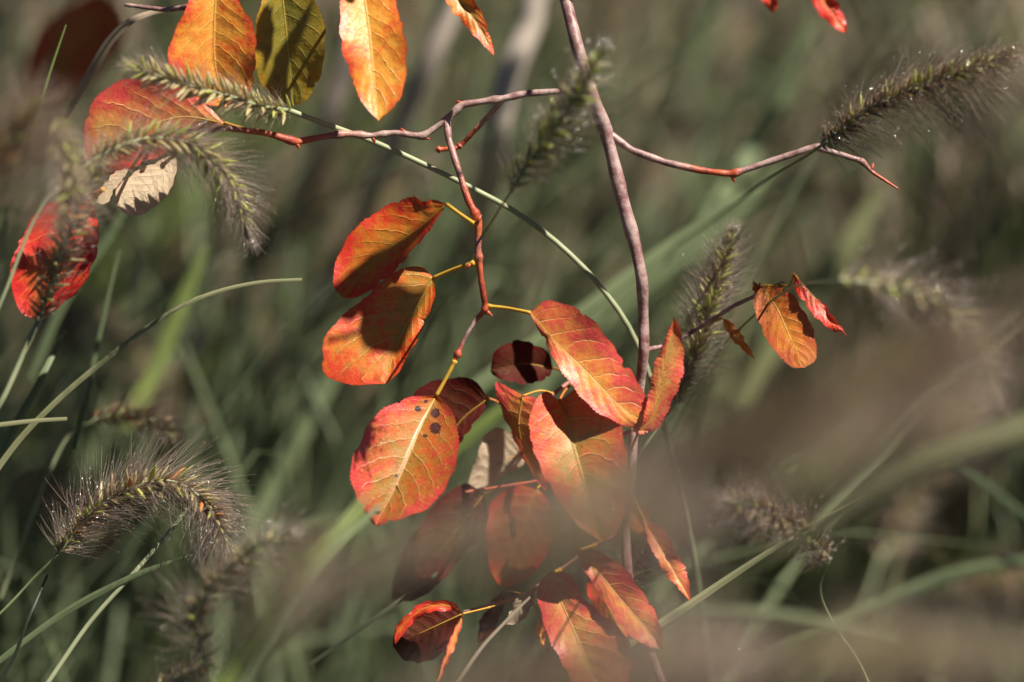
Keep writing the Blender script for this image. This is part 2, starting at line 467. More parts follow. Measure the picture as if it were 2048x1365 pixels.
twig('side_twig', [(893, 238, 1.0), (898, 280, .998), (915, 335, .995), (936, 400, .993), (957, 440, .992), (956, 500, .993), (962, 560, .995), (971, 618, .998), (952, 640, 1.0), (932, 672, 1.0), (912, 716, 1.0)],
     [15, 14, 13, 15, 14, 13, 12, 8, 9], [.3, .4, .5, .85, .5, .6, .9, .2, .8], 'drooping red twig carrying the spotted leaf', swell=[(.39, .4), (.57, .3), (.775, .6), (.985, .9)])
twig('side_twig', [(1005, 200, 1.0), (965, 245, 1.008), (925, 288, 1.012), (912, 297, 1.012), (872, 300, 1.012)], [12, 11, 10, 10, 10], [.3, .3, .6, .9, 1], 'short twig ending in a red bud', swell=[(.72, .5), (.97, .7)])
twig('side_twig', [(1210, 262, 1.0), (1262, 300, 1.0), (1330, 325, 1.0), (1400, 341, 1.0), (1464, 348, 1.0), (1545, 322, 1.0), (1632, 294, .998), (1650, 300, .998), (1722, 322, 1.0), (1745, 345, 1.0), (1796, 378, 1.0)],
     [17, 15, 14, 14, 13, 13, 14, 12, 9, 4], [0, 0, .1, .5, 1, .1, .0, .1, .3, .5, 1], 'bare twig bending out to the right', swell=[(.25, .15), (.44, .35), (.72, .25), (.86, .5)])
twig('side_twig', [(1292, 700, 1.012), (1340, 690, 1.02), (1400, 655, 1.025), (1468, 612, 1.012), (1520, 588, 1.005), (1568, 567, 1.0)], [10, 9, 9, 9, 8, 8], .25, 'small dark twig behind the upright seed head', swell=[(.8, .5), (.98, .5)])
twig('side_twig', [(1512, 590, 1.006), (1520, 566, 1.002)], [7, 4], .8, n=10)
twig('side_twig', [(1280, 770, 1.01), (1190, 745, 1.03), (1145, 760, 1.03), (1108, 788, 1.025), (1040, 850, 1.02)], [9, 10, 9, 8, 7], .5, 'short shaded twig behind the long coral leaf', swell=[(.4, .4), (.75, .5)])
twig('side_twig', [(1268, 860, 1.01), (1170, 905, 1.03), (1090, 960, 1.035), (1000, 975, 1.035), (930, 985, 1.035)], [9, 8, 7, 6], .6)
twig('side_twig', [(1256, 1060, 1.01), (1190, 1090, 1.01), (1120, 1140, 1.01), (1050, 1190, 1.01), (925, 1225, 1.01)], [9, 8, 7, 6], .4)
twig('side_twig', [(410, -60, 1.0), (395, 10, 1.0), (330, 20, 1.01), (250, 10, 1.015)], [16, 14, 10, 8], .2)
twig('side_twig', [(330, 262, .985), (290, 300, 1.01), (240, 345, 1.02), (205, 380, 1.02), (120, 410, 1.02)], [9, 8, 7, 5], .7)
# the part of the crown above the frame
twig('side_twig', [(1118, -60, 1.0), (1030, -110, 1.0), (880, -60, 1.0), (740, -70, 1.0), (560, -60, 1.0), (410, -60, 1.0), (250, -90, 1.0)], [18, 16, 15, 13, 12], .2)
twig('side_twig', [(1118, -60, 1.0), (1105, -200, 1.0), (1160, -420, .98), (1250, -700, .95), (1330, -1100, .9)], [26, 22, 16, 10], .1)
twig('side_twig', [(1105, -200, 1.0), (1350, -330, .96), (1560, -560, .92), (1700, -900, .88)], [16, 12, 10, 8], .2)
twig('side_twig', [(1130, -80, .99), (1400, -120, .99), (1600, -80, .99), (1750, -120, .99)], [14, 12, 10, 8], .2)

def leaf(mat, base, tip, L, Rr, d0=1.0, d1=1.0, aL=20, aR=20, mid=(), sag=0.0, label=None, pet=None, teeth=34, tooth=2.0, seed=0, curl=0.0, shift=0.0, rows=142, und=1.0, cup=0.0, relief=1.0, petw=8, midrib=True, ptint=.2, notch=()):
    """L, Rr: margin points left and right of the midrib as photographed; aL, aR: how far each half is folded towards the camera"""
    g = np.random.default_rng(100 + int(seed * 10))
    def pp(lst): return [base] + list(lst) + [tip]
    m = spline(pp(mid), rows)
    lm = spline(pp(L), rows); rm = spline(pp(Rr), rows)
    t = np.linspace(0, 1, rows)
    side = []
    for q in (lm, rm):
        tg = np.gradient(q, axis=0); tg /= np.linalg.norm(tg, axis=1, keepdims=True) + 1e-9
        nr = np.stack([-tg[:, 1], tg[:, 0]], 1)
        sg = np.sign(np.sum(nr * (q - m), 1)); sg[sg == 0] = 1
        nr *= sg[:, None]
        ph = (t * teeth + .08 * np.sin(t * 31 + seed)) % 1
        saw = np.where(ph < .72, ph / .72, (1 - ph) / .28)
        env = np.clip(np.sin(np.pi * t) * 3 - .35, 0, 1) * (.7 + .5 * np.sin(t * 23 + seed) ** 2)
        wob = 2.2 * np.sin(t * 19 + seed) * np.sin(np.pi * t) * .6 + 1.2 * np.sin(t * 43 + seed * 2) * np.sin(np.pi * t)
        bite = np.zeros(rows)
        for _ in range(3):
            t0 = g.uniform(.15, .92); bite -= g.uniform(1.0, 4.0) * np.exp(-np.abs((t - t0) / g.uniform(.008, .022)) ** 3)
        for (sd_, t0, dp, wd_) in notch:
            if sd_ == len(side): bite -= dp * np.exp(-np.abs((t - t0) / wd_) ** 3)
        big = 1.0 if rows > 100 else .3
        side.append(q + nr * (tooth * (.7 + .6 * g.random(rows)) * saw * env + wob + bite * big)[:, None])
    C = 13
    ss = np.linspace(-1, 1, 2 * C + 1)
    U = []; V = []; D = []
    md = d0 + (d1 - d0) * t + sag * np.sin(np.pi * t) + 0.0
    a1, a2, a3 = g.uniform(0, 6.28, 3)
    for s in ss:
        q = side[0] if s < 0 else side[1]
        a = aL if s < 0 else aR
        e = abs(s)
        uvp = m + (q - m) * e
        dist = np.linalg.norm(uvp - m, axis=1) * K * md
        full = np.linalg.norm(q - m, axis=1) * K * md
        dep = md - dist * math.tan(R(a))
        dep = dep - cup * full * e * e
        dep = dep - curl * (t ** 2) * e * .01
        dep = dep + und * (.0011 * np.sin(t * 9 + a1 + (1.5 if s < 0 else 0)) + .0007 * np.sin(t * 17 + a2)) * e * e
        ph = t * 8 - 8 * .23 * e ** 1.25 + (.22 if s > 0 else -.22)
        dep = dep - relief * .00014 * np.abs(np.sin(np.pi * ph)) * min(1, e * 4) * np.clip(1.15 - e, 0, 1) * np.clip(full / .006, 0, 1)
        U.append(uvp[:, 0]); V.append(uvp[:, 1]); D.append(dep)
    U = np.array(U).T; V = np.array(V).T; D = np.array(D).T
    W = P(U, V, D)
    if shift: W = W + SUNV * shift
    n = 2 * C + 1
    i = np.arange(rows - 1)[:, None] * n + np.arange(n - 1)[None]
    f = np.stack([i, i + 1, i + n + 1, i + n], -1).reshape(-1, 4)
    uvs = np.stack([np.tile((ss + 1) / 2, rows), np.repeat(t, n)], 1)
    mb = MB(); mb.add(W.reshape(-1, 3), f)
    org = W[0, C]
    o = mb.build('leaf', mat, shrub, origin=org, uv=uvs)
    if label: o['label'] = label
    if midrib:
        # the raised midrib, a little rounded cord under and along the blade
        mr = W[2:-6:4, C] + FWD * .00012
        rr = np.linspace(.00028, .00005, len(mr))
        b = MB(); tube(b, mr, rr, 6, .15)
        b.build('midrib', M['petiole'], o)
    if pet:
        pts = list(pet) + [(base[0], base[1], d0)]
        pth = path(pts, 18)
        if shift: pth = pth + SUNV * shift
        b = MB(); tube(b, pth, np.interp(np.linspace(0, 1, 18), [0, .12, .6, 1], [petw * .75, petw * .5, petw * .42, petw * .5]) * K, 8, ptint)
        b.build('petiole', M['petiole'], o)
    return o

# --- the spotted leaf in the middle
leaf(M['main'], (873, 791), (750, 1053), [(815, 797), (757, 828), (722, 880), (703, 935), (712, 990), (733, 1030)], [(898, 815), (914, 855), (915, 900), (897, 965), (858, 1012), (808, 1035)],
     1.0, .978, 20, 38, mid=[(842, 850), (815, 915), (785, 985)], sag=-.003, label='large spotted red and orange leaf hanging at the tip of the drooping twig', pet=[(910, 722, 1.0), (893, 755, 1.0)], teeth=44, tooth=2.6, seed=1, cup=.12, petw=9, ptint=0)
# --- long coral leaf right of it
leaf(M['coral'], (1060, 626), (1307, 857), [(1095, 602), (1150, 618), (1198, 655), (1240, 712), (1282, 775), (1303, 825)], [(1078, 662), (1112, 722), (1155, 785), (1203, 828), (1255, 853)],
     .992, .985, -4, 12, mid=[(1118, 690), (1175, 745), (1240, 812)], sag=-.004, label='long coral red leaf with yellow veins pointing down right', notch=[(0, .64, 9, .018), (0, .3, 4, .012)], pet=[(976, 613, .998), (1015, 617, .996)], teeth=46, seed=2, cup=.1, ptint=0)
# --- pair on the left of the drooping twig
leaf(M['redorange'], (893, 409), (686, 597), [(868, 400), (830, 395), (775, 412), (718, 450), (675, 515), (668, 570)], [(868, 447), (830, 495), (785, 545), (745, 577), (712, 594)],
     .985, .99, -12, 10, mid=[(840, 455), (775, 500), (712, 560)], sag=.003, label='dark red leaf half in shadow, upper one of the pair', notch=[(0, .13, 7, .03), (0, .28, 4, .012)], pet=[(951, 450, .992), (922, 430, .988)], teeth=30, tooth=1.6, seed=3, ptint=0, petw=9)
leaf(M['ochre'], (868, 556), (775, 768), [(838, 533), (790, 547), (725, 598), (665, 655), (644, 705), (652, 750), (700, 768)], [(869, 590), (855, 632), (832, 680), (803, 735)],
     1.0, .99, 14, 30, mid=[(845, 595), (812, 655), (785, 715)], sag=.002, label='broad ochre and red leaf crossed by dark shadows, lower one of the pair', pet=[(948, 526, .993), (905, 540, .997)], teeth=30, tooth=1.5, seed=4, ptint=0, petw=9)
# --- leaves behind, their shade put into the maroon colour
leaf(M['maroon'], (1106, 737), (981, 742), [(1095, 755), (1060, 768), (1015, 762), (988, 752)][::1], [(1095, 705), (1060, 686), (1020, 684), (990, 705)], 1.035, 1.03, 20, 16, mid=[(1045, 728)], label='small oval maroon leaf darkened for shadow', pet=[(1150, 758, 1.03), (1128, 742, 1.032)], teeth=24, seed=5, ptint=.9, tooth=1.0, petw=5)
leaf(M['maroon'], (976, 797), (850, 960), [(945, 760), (890, 758), (835, 782), (812, 850), (825, 915)], [(965, 825), (935, 865), (905, 905), (880, 940)], 1.03, 1.03, 15, 18, mid=[(915, 850)], label='maroon leaf darkened for shade behind the spotted leaf', pet=[(1040, 850, 1.02), (1000, 808, 1.03)], teeth=26, seed=6, ptint=.9, tooth=1.0, petw=5)
# --- folded leaf and the broad one beside it
leaf(M['coral'], (1046, 792), (1092, 985), [(1020, 778), (990, 766), (1002, 812), (1024, 868), (1050, 920), (1072, 960)], [(1075, 800), (1092, 840), (1096, 900), (1098, 950)], 1.02, 1.02, -30, 32, mid=[(1038, 850), (1052, 910), (1072, 955)], label='folded leaf with a bright orange flap and a shaded half', teeth=34, tooth=2.2, seed=7, pet=[(1108, 788, 1.025), (1080, 782, 1.022)], petw=5)
leaf(M['rust'], (1118, 802), (1205, 1085), [(1092, 784), (1066, 812), (1060, 868), (1078, 930), (1112, 990), (1150, 1045)], [(1160, 778), (1212, 800), (1242, 855), (1256, 930), (1255, 1000), (1238, 1055)], 0.994, .985, 12, 8, mid=[(1135, 850), (1155, 920), (1180, 1010)], sag=-.004, label='broad rose and orange leaf fading into the blurred plume below', teeth=46, seed=8, pet=[(1150, 760, 1.03), (1130, 782, 1.018)], petw=6, ptint=.9)
leaf(M['cream'], (1062, 905), (935, 985), [(1030, 876), (1000, 858), (972, 868), (955, 910), (940, 955)], [(1045, 930), (1010, 950), (965, 978)], 1.045, 1.045, 12, -12, mid=[(1000, 925)], label='bleached cream leaf with dark shadows on it', teeth=20, tooth=1.0, seed=9, pet=[(1108, 870, 1.03)], petw=5)
# --- upright folded leaf at the stem
leaf(M['rosy'], (1276, 866), (1350, 634), [(1290, 830), (1300, 775), (1316, 712), (1336, 668)], [(1312, 858), (1338, 815), (1360, 765), (1368, 715), (1362, 668)], .985, .978, 12, -6, mid=[(1308, 828), (1322, 760), (1340, 690)], label='upright folded leaf beside the main stem', teeth=30, seed=10, pet=[(1262, 900, 1.008)], petw=6)
leaf(M['rosy'], (1262, 858), (1308, 862), [(1280, 852)], [(1278, 868)], .985, .985, 10, 10, teeth=6, tooth=.6, seed=10.5, rows=40)
# --- top of the frame
leaf(M['flame'], (720, -62), (758, 242), [(688, -30), (680, 30), (684, 90), (704, 160), (732, 215)], [(775, -40), (797, 20), (811, 90), (812, 150), (795, 205)], .985, .97, 14, 12, mid=[(738, 60), (748, 160)], label='bright orange pointed leaf hanging alone at the top edge', teeth=28, tooth=1.2, seed=11, pet=[(740, -70, 1.0)])
leaf(M['flame'], (435, -50), (455, 215), [(392, -20), (352, 60), (336, 120), (352, 170), (395, 205)], [(478, 5), (505, 50), (512, 110), (505, 165), (485, 200)], 1.0, 1.0, 10, 22, mid=[(428, 60), (432, 140)], label='wide flame orange leaf behind the straight seed head', teeth=28, tooth=1.2, seed=12, pet=[(410, -60, 1.0)])
leaf(M['olive'], (560, -50), (588, 212), [(528, -10), (512, 50), (508, 110), (522, 165), (552, 200)], [(615, -20), (645, 40), (650, 90), (640, 150), (615, 198)], 1.0, 1.01, 22, 14, mid=[(572, 60), (580, 140)], label='olive green leaf with two dark shadows at the top edge', teeth=26, tooth=1.0, seed=13, pet=[(565, -60, 1.0)])
leaf(M['ochre'], (872, -45), (989, 112), [(900, 15), (935, 55), (968, 92)], [(925, -20), (955, 10), (972, 50), (985, 90)], .99, .985, 25, 20, mid=[(930, 15), (962, 60)], label='narrow orange leaf tip at the top edge left of the stem', teeth=24, tooth=1.0, seed=14, pet=[(880, -60, 1.0)])
leaf(M['scarlet'], (1598, -70), (1692, 66), [(1612, -20), (1638, 25), (1668, 55)], [(1640, -30), (1672, 5), (1690, 40)], 1.06, 1.06, 20, 12, label='red leaf tip at the top edge on the right', teeth=20, tooth=1, seed=15, pet=[(1600, -80, .99)])
leaf(M['scarlet'], (1515, -60), (1548, 26), [(1515, -20), (1530, 10)], [(1545, -30), (1556, 5)], 1.07, 1.07, 10, 12, label='tiny red leaf tip at the top edge', teeth=12, tooth=1, seed=16, rows=60, pet=[(1500, -90, .99)])
leaf(M['redorange'], (210, -20), (55, 200), [(130, 15), (80, 60), (48, 140)], [(250, 40), (235, 100), (170, 170), (105, 205)], 1.42, 1.42, 10, 15, mid=[(150, 90)], label='dark brown leaf with an orange rim, blurred in the shade at the upper left', teeth=20, tooth=1, seed=17, pet=[(250, -90, 1.3)])
# --- left side
leaf(M['rosy'], (450, 247), (178, 345), [(400, 200), (340, 170), (270, 158), (210, 178), (176, 225), (168, 290)], [(405, 262), (350, 295), (290, 325), (225, 350)], .998, 1.0, 10, -12, mid=[(360, 235), (265, 270), (210, 310)], label='blurred rose red leaf lying behind the arching seed head', teeth=28, tooth=1.0, seed=18, pet=[(500, 262, .983)])
leaf(M['cream'], (352, 308), (245, 425), [(310, 325), (262, 350), (236, 375), (232, 405)], [(352, 350), (330, 395), (300, 420), (268, 433)], .996, .99, 2, 2, mid=[(310, 365), (275, 400)], label='pale cream underside of a curled leaf', midrib=False, relief=.0, und=.1, rows=100, teeth=18, tooth=.0, seed=19, pet=[(352, 285, .99)])
leaf(M['cream'], (262, 338), (188, 405), [(235, 342), (208, 368)], [(250, 355), (232, 375), (212, 408)], .995, .995, -20, 14, label='small pale curled leaf edge', midrib=False, relief=.0, und=.2, teeth=12, tooth=.0, seed=20, rows=60, pet=[(290, 300, .98)])
leaf(M['scarlet'], (185, 400), (62, 636), [(130, 398), (75, 425), (38, 485), (21, 545), (30, 600), (45, 628)], [(196, 450), (192, 510), (165, 570), (120, 612), (88, 634)], 1.0, .995, 12, 24, mid=[(130, 470), (85, 560)], label='scarlet leaf behind the seed head at the left edge', teeth=30, tooth=1.6, seed=21, pet=[(205, 380, .99)])
# --- right side group
leaf(M['brownorange'], (1524, 572), (1610, 736), [(1508, 600), (1520, 650), (1548, 700), (1580, 732)], [(1575, 582), (1606, 620), (1628, 668), (1632, 715)], 1.0, .99, 2, 8, mid=[(1555, 620), (1582, 680)], und=.3, relief=.4, label='brown orange leaf hanging from the small dark twig', teeth=26, tooth=1.2, seed=22, pet=[(1555, 572, 1.0)])
leaf(M['scarlet'], (1588, 548), (1694, 672), [(1592, 580), (1618, 618), (1655, 655)], [(1608, 578), (1642, 606), (1675, 645)], .995, .99, 18, 12, label='slim scarlet leaf at the right end of the small twig', teeth=24, tooth=1.2, seed=23, pet=[(1560, 568, 1.0), (1578, 572, .998)], petw=5)
leaf(M['flame'], (1445, 636), (1512, 720), [(1452, 660), (1480, 695)], [(1470, 652), (1494, 690)], 1.02, 1.015, 20, 10, label='slim orange leaf below the upright seed head', teeth=18, tooth=1, seed=24, rows=80, pet=[(1400, 655, 1.025)], petw=5)
leaf(M['redorange'], (1506, 562), (1516, 596), [(1506, 580)], [(1522, 575)], 1.004, 1.004, 10, 10, teeth=6, tooth=.5, seed=24.5, rows=40)
# --- bottom group
leaf(M['rosy'], (1098, 1148), (1215, 1400), [(1080, 1165), (1076, 1200), (1095, 1265), (1120, 1320), (1160, 1380)], [(1140, 1150), (1168, 1195), (1212, 1240), (1250, 1270), (1262, 1320), (1250, 1375)], 1.0, .99, 10, 16, mid=[(1125, 1210), (1155, 1280), (1185, 1350)], label='large pink and orange leaf at the bottom edge', teeth=36, seed=25, pet=[(1120, 1140, 1.01)])
leaf(M['coral'], (1152, 1103), (1328, 1300), [(1175, 1150), (1212, 1205), (1250, 1258), (1290, 1290)], [(1195, 1103), (1242, 1132), (1285, 1185), (1320, 1250)], .995, .985, 12, 16, mid=[(1200, 1150), (1245, 1205), (1290, 1255)], label='pink and orange leaf slanting down right above the bottom edge', teeth=36, seed=26, pet=[(1190, 1090, 1.01)])
leaf(M['coral'], (1285, 1035), (1382, 1203), [(1300, 1090), (1328, 1142), (1360, 1180)], [(1325, 1060), (1352, 1105), (1374, 1150)], .998, .99, 20, 18, label='narrow orange leaf pointing down right of the blurred plume', teeth=26, seed=27, pet=[(1263, 990, 1.01)])
leaf(M['brownorange'], (1235, 985), (1300, 1075), [(1240, 1025), (1268, 1060)], [(1275, 1000), (1300, 1035)], 1.03, 1.03, 14, 14, teeth=16, seed=28, rows=80, label='brown orange leaf veiled by the blurred plume')
leaf(M['redorange'], (1180, 1140), (1252, 1285), [(1176, 1190), (1212, 1245)], [(1215, 1165), (1245, 1215), (1256, 1260)], 1.03, 1.03, -20, -14, teeth=16, seed=29, rows=80, tooth=.8, label='dark wine red leaf in shadow between two pink leaves', pet=[(1190, 1090, 1.01)])
leaf(M['maroon'], (925, 1228), (785, 1292), [(905, 1205), (865, 1204), (815, 1230), (790, 1265)], [(915, 1262), (890, 1300), (850, 1325), (810, 1320)], 1.004, 1.004, -10, -20, teeth=24, seed=30, tooth=1.2, label='curled leaf with a bright rim at the bottom', pet=[(1050, 1190, 1.01), (980, 1215, 1.005)], petw=4)
leaf(M['coral'], (926, 1228), (872, 1370), [(908, 1260), (890, 1310), (876, 1350)], [(922, 1255), (905, 1305), (884, 1352)], .998, .99, 25, 20, teeth=20, seed=31, tooth=.7, rows=100, label='narrow pink leaf seen edge on at the bottom', pet=[(980, 1215, 1.005)], petw=4)
leaf(M['scarlet'], (920, 1222), (790, 1290), [(895, 1204), (850, 1205), (805, 1238), (790, 1268)], [(890, 1222), (850, 1228), (816, 1256), (798, 1280)], .996, .996, 10, 10, mid=[(892, 1211), (850, 1216), (810, 1246), (793, 1272)], teeth=24, seed=30.5, tooth=.9, rows=90)
leaf(M['maroon'], (968, 990), (782, 1198), [(930, 968), (880, 1000), (825, 1075), (790, 1145)], [(972, 1030), (940, 1090), (890, 1155), (830, 1200)], 1.04, 1.04, 14, 14, mid=[(890, 1090)], teeth=26, seed=32, tooth=1, label='long maroon leaf darkened for shadow below the spotted leaf', pet=[(1000, 975, 1.035)], petw=5)
leaf(M['redorange'], (1075, 978), (1000, 1175), [(1030, 972), (985, 1005), (972, 1070), (980, 1135)], [(1100, 1010), (1105, 1070), (1080, 1130), (1040, 1165)], 1.03, 1.03, 14, 14, mid=[(1040, 1075)], teeth=26, seed=33, tooth=1, label='crimson leaf veiled by the blurred plume', pet=[(1090, 960, 1.035)], petw=5)
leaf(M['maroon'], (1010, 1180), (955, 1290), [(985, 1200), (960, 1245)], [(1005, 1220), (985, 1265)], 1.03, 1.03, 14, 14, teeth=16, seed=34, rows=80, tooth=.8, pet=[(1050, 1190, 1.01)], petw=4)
leaf(M['dry'], (1072, 1178), (1012, 1250), [(1040, 1190), (1020, 1222)], [(1062, 1215), (1040, 1245)], 1.0, 1.0, 30, -25, teeth=10, seed=35, rows=60, tooth=.8, label='shrivelled grey leaf scrap', pet=[(1120, 1140, 1.01)], petw=4)
leaf(M['flame'], (1078, 1235), (1085, 1300), [(1072, 1265)], [(1092, 1262)], 1.01, 1.01, 20, 10, teeth=6, seed=36, rows=50, tooth=.5, pet=[(1060, 1190, 1.01)], petw=4)
# --- crown leaves above the frame, towards the sun: they throw the shadows seen on the leaves in the picture
T_ = .27
def shade_crown(mat, base, tip, L, Rr, d, sh=T_, seed=50, **kw):
    return leaf(M[mat], base, tip, L, Rr, d, d, 10, 12, shift=sh, seed=seed, teeth=26, tooth=1, rows=80, **kw)
shade_crown('shade', (894, 418), (672, 580), [(862, 432), (824, 443), (760, 470), (707, 509), (678, 548)], [(852, 456), (812, 496), (799, 524), (742, 574), (712, 586)], .987, seed=51)
shade_crown('shade', (866, 554), (772, 757), [(800, 570), (755, 588), (725, 620), (710, 656), (712, 709), (740, 745)], [(826, 592), (807, 622), (774, 680), (779, 740)], .998, seed=52, sh=.28)
shade_crown('shade', (548, 5), (540, 110), [(520, 30), (515, 75)], [(560, 35), (562, 80)], 1.0, seed=57, sh=.16)
shade_crown('shade', (618, 10), (590, 200), [(585, 50), (565, 110), (570, 165)], [(630, 60), (628, 120), (612, 170)], 1.0, seed=58, sh=.18)
twig('side_twig', [(645, 697, .99), (690, 672, .99), (730, 645, .99)], [8, 8, 7], .3, n=20).location += Vector(SUNV * .27)

def bud(u, v, d, du, dv, L=.0030, w=.0008):
    p = P(u, v, d); q = P(u + du, v + dv, d) - p; q = unit(q) * L
    t = np.linspace(0, 1, 9)
    mb = MB(); tube(mb, p[None] + q[None] * t[:, None], w * np.array([.5, .8, 1, 1, .9, .72, .5, .28, .08]), 8, np.linspace(.6, 1, 9))
    mb.build('bud', M['bark'], shrub, origin=p)
for b_ in [(745, 272, 1.0, 3, 9), (845, 273, 1.0, 9, 4), (925, 210, 1.0, -9, -6), (1464, 350, 1.0, 3, 8), (1742, 342, 1.0, 3, -9), (1243, 385, 1.0, -9, 2), (942, 528, .993, -6, 5),
           (914, 712, 1.0, -6, 8), (972, 622, .998, 6, 5), (592, 284, .99, 4, 8), (812, 268, 1.0, -6, -6), (955, 444, .99, 4, -7)]:
    bud(*b_)

# ------------------------------------------------------------------ fountain grass
def lance(length=.0065, w=.0008, k=6):
    rows = [(0, .25), (.15, .8), (.4, 1), (.7, .65), (.92, .2)]
    v = []; 
    for (z, r) in rows:
        for q in range(k):
            a = 2 * math.pi * q / k
            v.append((math.cos(a) * r * w, math.sin(a) * r * w * .7, z * length))
    v.append((0, 0, length)); v.append((0, 0, -.0002))
    f = []
    for i in range(len(rows) - 1):
        for q in range(k):
            f.append((i * k + q, i * k + (q + 1) % k, (i + 1) * k + (q + 1) % k, (i + 1) * k + q))
    t = len(rows) * k
    for q in range(k):
        f.append(((len(rows) - 1) * k + q, (len(rows) - 1) * k + (q + 1) % k, t, t)); f.append(((q + 1) % k, q, t + 1, t + 1))
    return np.array(v), np.array(f)
LV, LF = lance()
SPM = {}
for kind in ('sp_straw', 'sp_green', 'sp_brown', 'sp_orange'):
    me = bpy.data.meshes.new('spikelet')
    me.from_pydata(LV.tolist(), [], [tuple(r[:3]) if r[2] == r[3] else tuple(r) for r in LF.tolist()])
    a = me.attributes.new('tint', 'FLOAT', 'POINT'); a.data.foreach_set('value', (LV[:, 2] / .0065).astype(np.float32))
    me.polygons.foreach_set('use_smooth', np.ones(len(me.polygons), bool))
    me.materials.append(M[kind]); SPM[kind] = me

def seed_head(label, pts, nsp=60, blen=.014, nb=9, drops=.5, parts=False, stalk=None, br='bristle', seed=0, bw=.00007, dsz=.00022, spl=1.0, mix=(.55, .2, .2, .05), greentip=.15, group=None, sw=7, shape=(0.0, 1.0), grav=.3, stint=.5, bias=None):
    """pts run from the base of the head to its tip, then the stalk from the base down"""
    g = np.random.default_rng(900 + int(seed * 10))
    n = 120
    p = path(pts, n)
    root = p[0]
    R0 = empty('fountain_grass_plume', root, label, 'seed head', group)
    T, A, B = frames(p)
    b = MB(); tube(b, p, np.linspace(.0008, .0004, n), 6, .6)
    b.build('rachis', M['stalk'], R0)
    if stalk:
        sp_ = path([pts[0]] + list(stalk), 60)
        b = MB(); tube(b, sp_, sw * .5 * K * np.linspace(.9, 1.15, 60), 8, stint)
        b.build('stalk', M['stalk'], R0)
    kinds = ['sp_straw', 'sp_green', 'sp_brown', 'sp_orange']
    tt = (np.arange(nsp) + .5) / nsp
    idx = (tt * (n - 1)).astype(int)
    phi = np.arange(nsp) * 2.39996 + g.uniform(-.5, .5, nsp)
    env = np.clip(np.sin(np.pi * (tt * .86 + .12)) ** .45, .35, 1)
    O = p[idx]; Tn = T[idx]
    Nn = np.cos(phi)[:, None] * A[idx] + np.sin(phi)[:, None] * B[idx]
    lean = g.uniform(.75, 1.15, nsp) - .55 * (tt > .9)
    D = unit(Tn * np.cos(lean)[:, None] + Nn * np.sin(lean)[:, None])
    mbs = {}
    for i in range(nsp):
        if tt[i] > 1 - greentip: kd = 'sp_green' if g.random() < .75 else 'sp_straw'
        else: kd = kinds[g.choice(4, p=mix)]
        L = spl * env[i] * g.uniform(.75, 1.2)
        z = D[i]; x = unit(np.cross(z, (.2, .3, .9))); y = np.cross(z, x)
        Mx = np.stack([x, y, z], 1)
        pos = O[i] + Nn[i] * .0006
        if parts:
            o = bpy.data.objects.new('spikelet', SPM[kd]); COL.objects.link(o); o.parent = R0
            m4 = Matrix([[*Mx[r], (pos - root)[r]] for r in range(3)] + [[0, 0, 0, 1]])
            o.matrix_basis = m4 @ Matrix.Diagonal((L, L, L, 1))
        else:
            mbs.setdefault(kd, MB()).add((LV * L) @ Mx.T + pos, LF, LV[:, 2] / .0065)
    if not parts:
        for kd, mb in mbs.items():
            o = mb.build('spikelets', M[kd], R0); o['kind'] = 'stuff'
    # bristles
    N = nsp * nb
    ii = np.repeat(np.arange(nsp), nb)
    ti = np.clip(tt[ii] + g.normal(0, .5 / nsp, N), 0, 1)
    ix = (ti * (n - 1)).astype(int)
    ph = phi[ii] + g.normal(0, .55, N)
    nn = np.cos(ph)[:, None] * A[ix] + np.sin(ph)[:, None] * B[ix]
    ln = np.clip(g.normal(.95, .22, N), .3, 1.5)
    ln = np.where(ti > .9, ln * .55, ln)
    d = unit(T[ix] * np.cos(ln)[:, None] + nn * np.sin(ln)[:, None])
    le = blen * env[ii] * g.uniform(.45, 1.15, N)
    m = 5
    s = np.linspace(0, 1, m)
    o0 = p[ix] + nn * .0004
    bend = (T[ix] * .35 + g.normal(0, .16, (N, 3)) + np.array((0, 0, -grav * .5)))
    if bias is not None: bend = bend + np.array(bias)
    pt = o0[:, None] + le[:, None, None] * (d[:, None] * s[None, :, None] + bend[:, None] * (s ** 2)[None, :, None] * .4)
    b = MB(); hairs(b, pt, bw * np.array([1.1, 1, .8, .6, .35]), g.uniform(0, 1, N))
    o = b.build('bristles', M[br], R0); o['kind'] = 'stuff'
    if drops > 0:
        k = g.integers(0, N, int(N * drops * 5))
        q = g.uniform(.25, 1, len(k)); j = np.minimum((q * (m - 1)).astype(int), m - 2); fr = q * (m - 1) - j
        dsz *= .85
        c = pt[k, j] * (1 - fr)[:, None] + pt[k, j + 1] * fr[:, None]
        rr = dsz * np.exp(np.minimum(g.normal(-.75, .6, len(k)), .25))
        b = MB(); beads(b, c, rr)
        o = b.build('dew_drops', M['dew'], R0); o['kind'] = 'stuff'
    return R0

